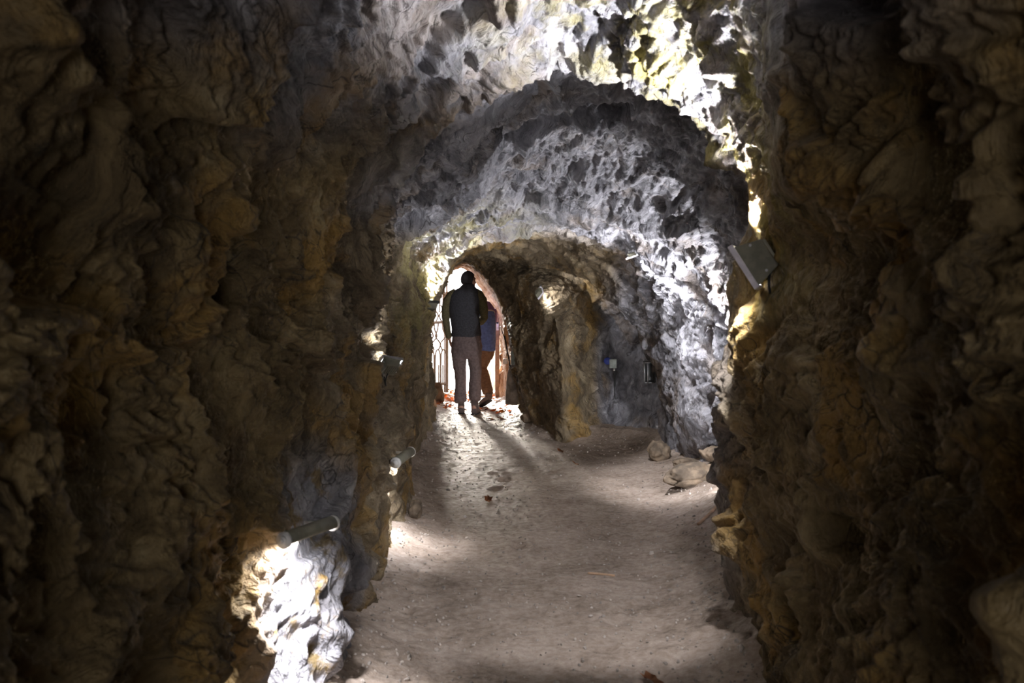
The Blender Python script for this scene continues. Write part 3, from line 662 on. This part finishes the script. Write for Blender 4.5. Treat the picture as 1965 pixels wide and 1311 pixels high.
def hand(mb, w, d, palm, s=1.0, curl=.5, thumb=1):
    "palm and five fingers from the wrist w along d; palm = direction the palm faces"
    w = Vector(w); d = Vector(d).normalized(); n = Vector(palm); n = (n-d*n.dot(d)).normalized(); b = d.cross(n)*thumb
    mb.loft([(w-d*.02, .024*s, .018*s), (w+d*.03*s, .036*s, .016*s), (w+d*.075*s, .041*s, .015*s), (w+d*.092*s, .038*s, .012*s)], 14, side=b)
    for i, L in enumerate((.072, .080, .074, .058)):
        p0 = w+d*.082*s+b*(.030-.020*i)*s; p = p0; ang = 0; pts = [(p-d*.012, .0095*s, .0095*s)]
        for seg_, fr in enumerate((.42, .32, .26)):
            ang += curl*(.5+.35*seg_)+.05*i; dd = d*math.cos(ang)+n*math.sin(ang); p = p+dd*L*fr*s; r_ = (.0092, .0085, .0072)[seg_]*s; pts.append((p, r_, r_))
        mb.loft(pts, 8, side=b)
    t0 = w+d*.025*s+b*.028*s; mb.loft([(t0, .014*s, .013*s), (t0+(d*.5+b*.75+n*.2)*.035*s, .012*s, .012*s), (t0+(d*.85+b*.85+n*.5)*.058*s, .0105*s, .0105*s), (t0+(d*1.3+b*.8+n*.7)*.068*s, .008*s, .008*s)], 8, side=n)
def eyes(parent, P, R, s=1.0):
    for e in (-1, 1): MB().ball(P(e*.031, .077, .010), .0115*s, R, 12, 8).build('eye', M['plastic'], parent, True)
def hair(parent, c, f, mat, s=1.0, low=-.50):
    f = Vector(f).normalized(); r = Vector((f.y, -f.x, 0)).normalized(); R = Matrix((r, f, Vector((0, 0, 1)))).transposed()
    mb = MB(); bmesh.ops.create_uvsphere(mb.bm, u_segments=40, v_segments=30, radius=1)
    kill = [v for v in mb.bm.verts if v.co.z < low or (v.co.y > .30 and v.co.z < .50) or (abs(v.co.x) > .88 and v.co.y > .05 and v.co.z < .2)]
    bmesh.ops.delete(mb.bm, geom=kill, context='VERTS')
    bmesh.ops.solidify(mb.bm, geom=mb.bm.faces[:], thickness=.06)
    bmesh.ops.transform(mb.bm, matrix=Matrix.Translation(Vector(c)+(f*-.014+Vector((0, 0, .014)))*s) @ R.to_4x4() @ Matrix.Diagonal((.084*s, .106*s, .112*s, 1)), verts=mb.bm.verts[:])
    return mb.build('hair', mat, parent, True)

# --- the man in the middle of the exit, seen from behind
Y0 = 12.45; s0 = Y0/F
def m_(px, py, dy=0.0): return Vector(((px-982.5)*s0, Y0+dy, EYE+(HZ-py)*s0))
R_ = lambda px: px*s0
face = (.60, .80, -.03)
b = MB(); hc = m_(899.5, 539, .02)
P, RH = head_bits(b, hc, face)
b.loft([(m_(899, 549, .0), .056, .060), (m_(898, 558, -.02), .066, .068), (m_(897, 564, -.02), .09, .075)], 16, axis=(0, 0, -1))
b.loft([(m_(893, 562), R_(22), .075), (m_(892, 575), R_(26), .10), (m_(892, 610), R_(24), .10), (m_(895, 640), R_(23), .10), (m_(895, 672), R_(24), .11), (m_(895.5, 688), R_(17), .09)], 20, axis=(0, 0, -1))
LAx = [(m_(875, 561), .036, .045), (m_(866, 566), .046, .050), (m_(859.5, 577, -.005), .048, .050), (m_(856.0, 594, -.01), .041, .045), (m_(855.2, 614, .0), .032, .037), (m_(858.7, 638, .06), .025, .030), (m_(861.6, 651, .08), .021, .026)]
RAx = [(m_(912, 560), .036, .045), (m_(919.5, 566), .046, .050), (m_(924.5, 576, -.005), .048, .050), (m_(927.5, 592, -.01), .043, .045), (m_(928.5, 609, .0), .036, .037), (m_(924, 617, .13), .031, .030), (m_(916, 622, .245), .024, .026)]
b.loft(LAx, 14); b.loft(RAx, 14)
hand(b, m_(861.8, 651.5, .08), (.22, .12, -1), (1, .1, 0), 1.0, .45, 1)
hand(b, m_(915.5, 622, .25), (-.6, .75, .0), (-.2, 0, -1), 1.0, .7, -1)
LL = [(m_(881.5, 676), R_(12), .09), (m_(882.5, 700, .01), R_(9.5), .072), (m_(883.5, 722, .03), R_(7.5), .058), (m_(884, 745, .0), R_(7), .056), (m_(885.2, 768, -.03), R_(5.8), .042), (m_(885.5, 784, -.02), R_(5.5), .05)]
RL = [(m_(909, 676), R_(12), .09), (m_(911.5, 700, .0), R_(9.5), .072), (m_(912.5, 720, .0), R_(7.5), .058), (m_(911, 744, -.06), R_(7), .056), (m_(911, 766, -.09), R_(5.8), .042), (m_(911, 784, -.08), R_(5.5), .05)]
b.loft(LL, 14); b.loft(RL, 14)
man = tag(b.fused('person', M['skin'], voxel=.0065, smooth=3), 'man in a dark vest and olive sweater walking out through the exit, seen from behind', 'person', 'people leaving the tunnel')
eyes(man, P, RH); hair(man, hc, face, M['hair'])
b = MB(); b.loft([(m_(898.5, 546, -.01), R_(10.5), .072), (m_(898, 552, -.015), R_(14), .085), (m_(896, 556, -.015), R_(20), .095), (m_(894, 561, -.01), R_(26.5), .105), (m_(892.3, 568), R_(30), .12), (m_(891.5, 577), R_(31), .132), (m_(890.5, 590), R_(30), .138), (m_(892, 612), R_(27.2), .132), (m_(894.5, 632), R_(27), .130), (m_(894.8, 643), R_(28.5), .132), (m_(895, 646), R_(27.5), .128)], 32, axis=(0, 0, -1))
b.fused('vest', M['navy'], man, .009, 4, .010, 7.0)
b = MB(); b.loft([(q, a*1.0+.010, c_+.012) for q, a, c_ in LAx[:-1]]+[(m_(861.2, 649, .075), .030, .034)], 16); b.loft([(q, a+.010, c_+.012) for q, a, c_ in RAx[:-1]]+[(m_(917, 621, .21), .033, .034)], 16)
b.loft([(m_(899, 547.5, -.005), R_(9.4), .066), (m_(898.5, 553, -.01), R_(10.5), .075)], 20, axis=(0, 0, -1))
b.loft([(m_(893, 561), R_(27), .085), (m_(892, 575), R_(28), .11), (m_(892, 600), R_(25), .11)], 20, axis=(0, 0, -1))
b.fused('sweater', M['olive'], man, .009, 4, .012, 9.0)
b = MB(); b.loft([(m_(894.8, 638), R_(25.5), .112), (m_(895, 652), R_(27.4), .126), (m_(895.3, 668), R_(28.3), .136), (m_(895.5, 680), R_(27.5), .125), (m_(895.5, 687), R_(24), .105)], 28, axis=(0, 0, -1))
b.loft([(m_(882, 676), R_(14.3), .115), (m_(882, 692), R_(12.6), .102), (m_(883, 712, .02), R_(10.2), .088), (m_(883.3, 735, .02), R_(9.8), .080), (m_(884, 755, -.02), R_(10.3), .082), (m_(884, 769, -.03), R_(10.6), .088), (m_(884.2, 770.5, -.03), R_(9.5), .078)], 24)
b.loft([(m_(909.5, 676), R_(14.3), .115), (m_(911.3, 692), R_(12.4), .102), (m_(912.8, 712, .0), R_(10.3), .088), (m_(911.5, 735, -.04), R_(9.8), .080), (m_(912, 752, -.07), R_(10.6), .084), (m_(912, 764, -.09), R_(9.8), .086), (m_(911.8, 766, -.09), R_(8.8), .076)], 24)
b.fused('trousers', M['trouser'], man, .009, 3, .020, 6.5, 3)
def boot(parent, ankle, heel, yaw, w, mat='boot'):
    a = Vector(ankle); h = Vector(heel); d = Vector((math.sin(yaw), math.cos(yaw), 0)); sd = Vector((math.cos(yaw), -math.sin(yaw), 0)); u = Vector((0, 0, 1))
    b = MB(); b.loft([(a+u*.02, w*.95, .055), (h+u*.08+d*.05, w*.95, .062), (h+u*.035+d*.055, w, .07)], 16, side=sd)
    b.loft([(h+u*.045-d*.02, w*.8, .035), (h+u*.05+d*.05, w, .045), (h+u*.048+d*.14, w*.98, .042), (h+u*.036+d*.21, w*1.05, .030), (h+u*.028+d*.27, w*.7, .018)], 16, side=sd)
    o = b.fused('boot', M[mat], parent, .007, 3)
    b = MB(); b.loft([(h+u*.010-d*.022, w*.86, .012), (h+u*.011+d*.05, w*1.02, .012), (h+u*.011+d*.13, w*.96, .012), (h+u*.011+d*.21, w*1.08, .011), (h+u*.013+d*.275, w*.75, .010)], 16, side=sd)
    b.build('sole', M['sole'], o, True); return o
f1 = on_floor(m_(885.5, 0).x, Y0+.0); f2 = on_floor(m_(911, 0).x, Y0-.07)
boot(man, m_(885.3, 771, -.03), Vector((m_(885.5, 0).x, Y0-.05, f1)), -.05, .046)
boot(man, m_(911.2, 767, -.09), Vector((m_(911, 0).x, Y0-.11, f2)), .12, .050)

# --- the second person, stooping through the gateway behind him
Y0b = 13.4; s1 = Y0b/F
def n_(px, py, dy=0.0): return Vector(((px-982.5)*s1, Y0b+dy, EYE+(HZ-py)*s1))
b = MB(); hc2 = n_(903, 581, .30); fc2 = (-.25, .95, -.25)
P2, RH2 = head_bits(b, hc2, fc2, .95)
b.loft([(n_(919, 590, .12), .06, .065), (n_(911, 586, .22), .055, .058), (n_(905, 583, .28), .052, .055)], 14, side=(0, 0, 1))
b.loft([(n_(931, 672, -.04), .105, .09), (n_(931, 640, -.02), .11, .09), (n_(929, 610, .04), .115, .09), (n_(924, 594, .10), .10, .08)], 18, axis=(0, 0, -1))
A1 = [(n_(944, 596, .08), .046, .046), (n_(945, 618, .16), .038, .038), (n_(940, 634, .20), .034, .034), (n_(925, 634, .36), .028, .028), (n_(915, 632, .46), .022, .024)]
A2 = [(n_(906, 598, .12), .046, .046), (n_(901, 620, .18), .038, .038), (n_(900, 634, .26), .034, .034), (n_(903, 634, .42), .028, .028), (n_(905, 632, .50), .022, .024)]
b.loft(A1, 12); b.loft(A2, 12); hand(b, n_(914, 632, .47), (-.5, .85, .05), (0, 0, -1), .95, .6, 1); hand(b, n_(905.5, 632, .51), (.2, .95, .05), (0, 0, -1), .95, .6, -1)
T1 = [(n_(932, 668, -.02), .085, .085), (n_(929, 690, .04), .062, .065), (n_(925, 708, .06), .036, .046), (n_(932, 730, -.06), .046, .05), (n_(936.5, 752, -.16), .034, .038), (n_(934, 762, -.14), .034, .036)]
T2 = [(n_(922, 668, .02), .085, .085), (n_(915, 692, .16), .062, .065), (n_(911, 712, .22), .048, .052), (n_(910, 738, .24), .046, .05), (n_(910, 756, .24), .034, .038), (n_(910, 766, .26), .034, .04)]
b.loft(T1, 14); b.loft(T2, 14)
per = tag(b.fused('person', M['skin'], voxel=.0075, smooth=3), 'stooping person in a blue and violet jacket, half hidden behind the man in the vest', 'person', 'people leaving the tunnel')
eyes(per, P2, RH2, .95); hair(per, hc2, fc2, M['hair'], .95)
b = MB(); b.loft([(n_(932.5, 673, -.05), R_(0)+17.5*s1, .125), (n_(932.5, 655, -.04), 18.0*s1, .13), (n_(932, 632, -.02), 18.5*s1, .135), (n_(931, 612, .02), 19.5*s1, .13), (n_(929.5, 604, .04), 20*s1, .125), (n_(928.5, 600, .05), 19.5*s1, .12)], 28)
b.loft([(q, a+.014, c_+.014) for q, a, c_ in A1[1:-1]]+[(A1[-1][0], .034, .034)], 14); b.loft([(q, a+.014, c_+.014) for q, a, c_ in A2[1:-1]]+[(A2[-1][0], .034, .034)], 14)
jk = b.fused('jacket', M['blue'], per, .009, 4, .014, 7.0)
b = MB(); b.loft([(n_(929.6, 603, .04), 20.4*s1, .128), (n_(928, 597, .055), 20.4*s1, .125), (n_(925, 590, .08), 18*s1, .11), (n_(920, 585, .12), 13*s1, .09), (n_(915, 583, .17), 9*s1, .08)], 28)
b.loft([(q, a+.016, c_+.016) for q, a, c_ in A1[:2]], 14); b.loft([(q, a+.016, c_+.016) for q, a, c_ in A2[:2]], 14)
b.fused('yoke', M['purple'], jk, .009, 3, .008, 7.0)['label'] = 'violet shoulder yoke'
b = MB(); b.loft([(n_(929.8, 604.2, .038), 20.8*s1, .132), (n_(929.4, 601.8, .045), 20.8*s1, .131)], 32); b.build('stripe', M['reflect'], jk, True)['label'] = 'pale stripe across the shoulders'
b = MB(); b.loft([(n_(931.5, 664, -.04), 17*s1, .115), (n_(931, 674, -.04), 17*s1, .12), (n_(929, 684, .0), 15*s1, .10)], 22)
b.loft([(q, a+.018, c_+.02) for q, a, c_ in T1[:3]]+[(n_(931.5, 730, -.06), .068, .072), (n_(936, 748, -.15), .066, .07), (n_(937, 754, -.16), .058, .062)], 18)
b.loft([(q, a+.018, c_+.02) for q, a, c_ in T2[:4]]+[(n_(910, 756, .24), .062, .066)], 18)
b.fused('trousers', M['brown'], per, .009, 3, .018, 6.5, 8)
b = MB(); hh = n_(938.5, 760, -.20); tt = n_(922, 774, -.05); tt.z = on_floor(tt.x, tt.y)+.035
b.loft([(hh+Vector((.005, 0, .06)), .042, .045), (hh, .046, .052)], 14); b.loft([(hh+Vector((.02, -.03, .0)), .034, .034), (hh*.65+tt*.35, .046, .046), (hh*.3+tt*.7, .046, .036), (tt, .034, .026)], 14)
bt = b.fused('boot', M['boot'], per, .007, 3)
sl = Vector((0, -.004, -.034)); b = MB(); b.loft([(hh+Vector((.024, -.03, 0))+sl, .034, .012), (hh*.65+tt*.35+sl*1.1, .045, .012), (hh*.3+tt*.7+sl, .046, .011), (tt+sl*.8, .034, .010)], 14); b.build('sole', M['sole'], bt, True)
q = n_(910, 772, .25); q.z = on_floor(q.x, q.y); boot(per, n_(910, 760, .25), q, -.2, .044)
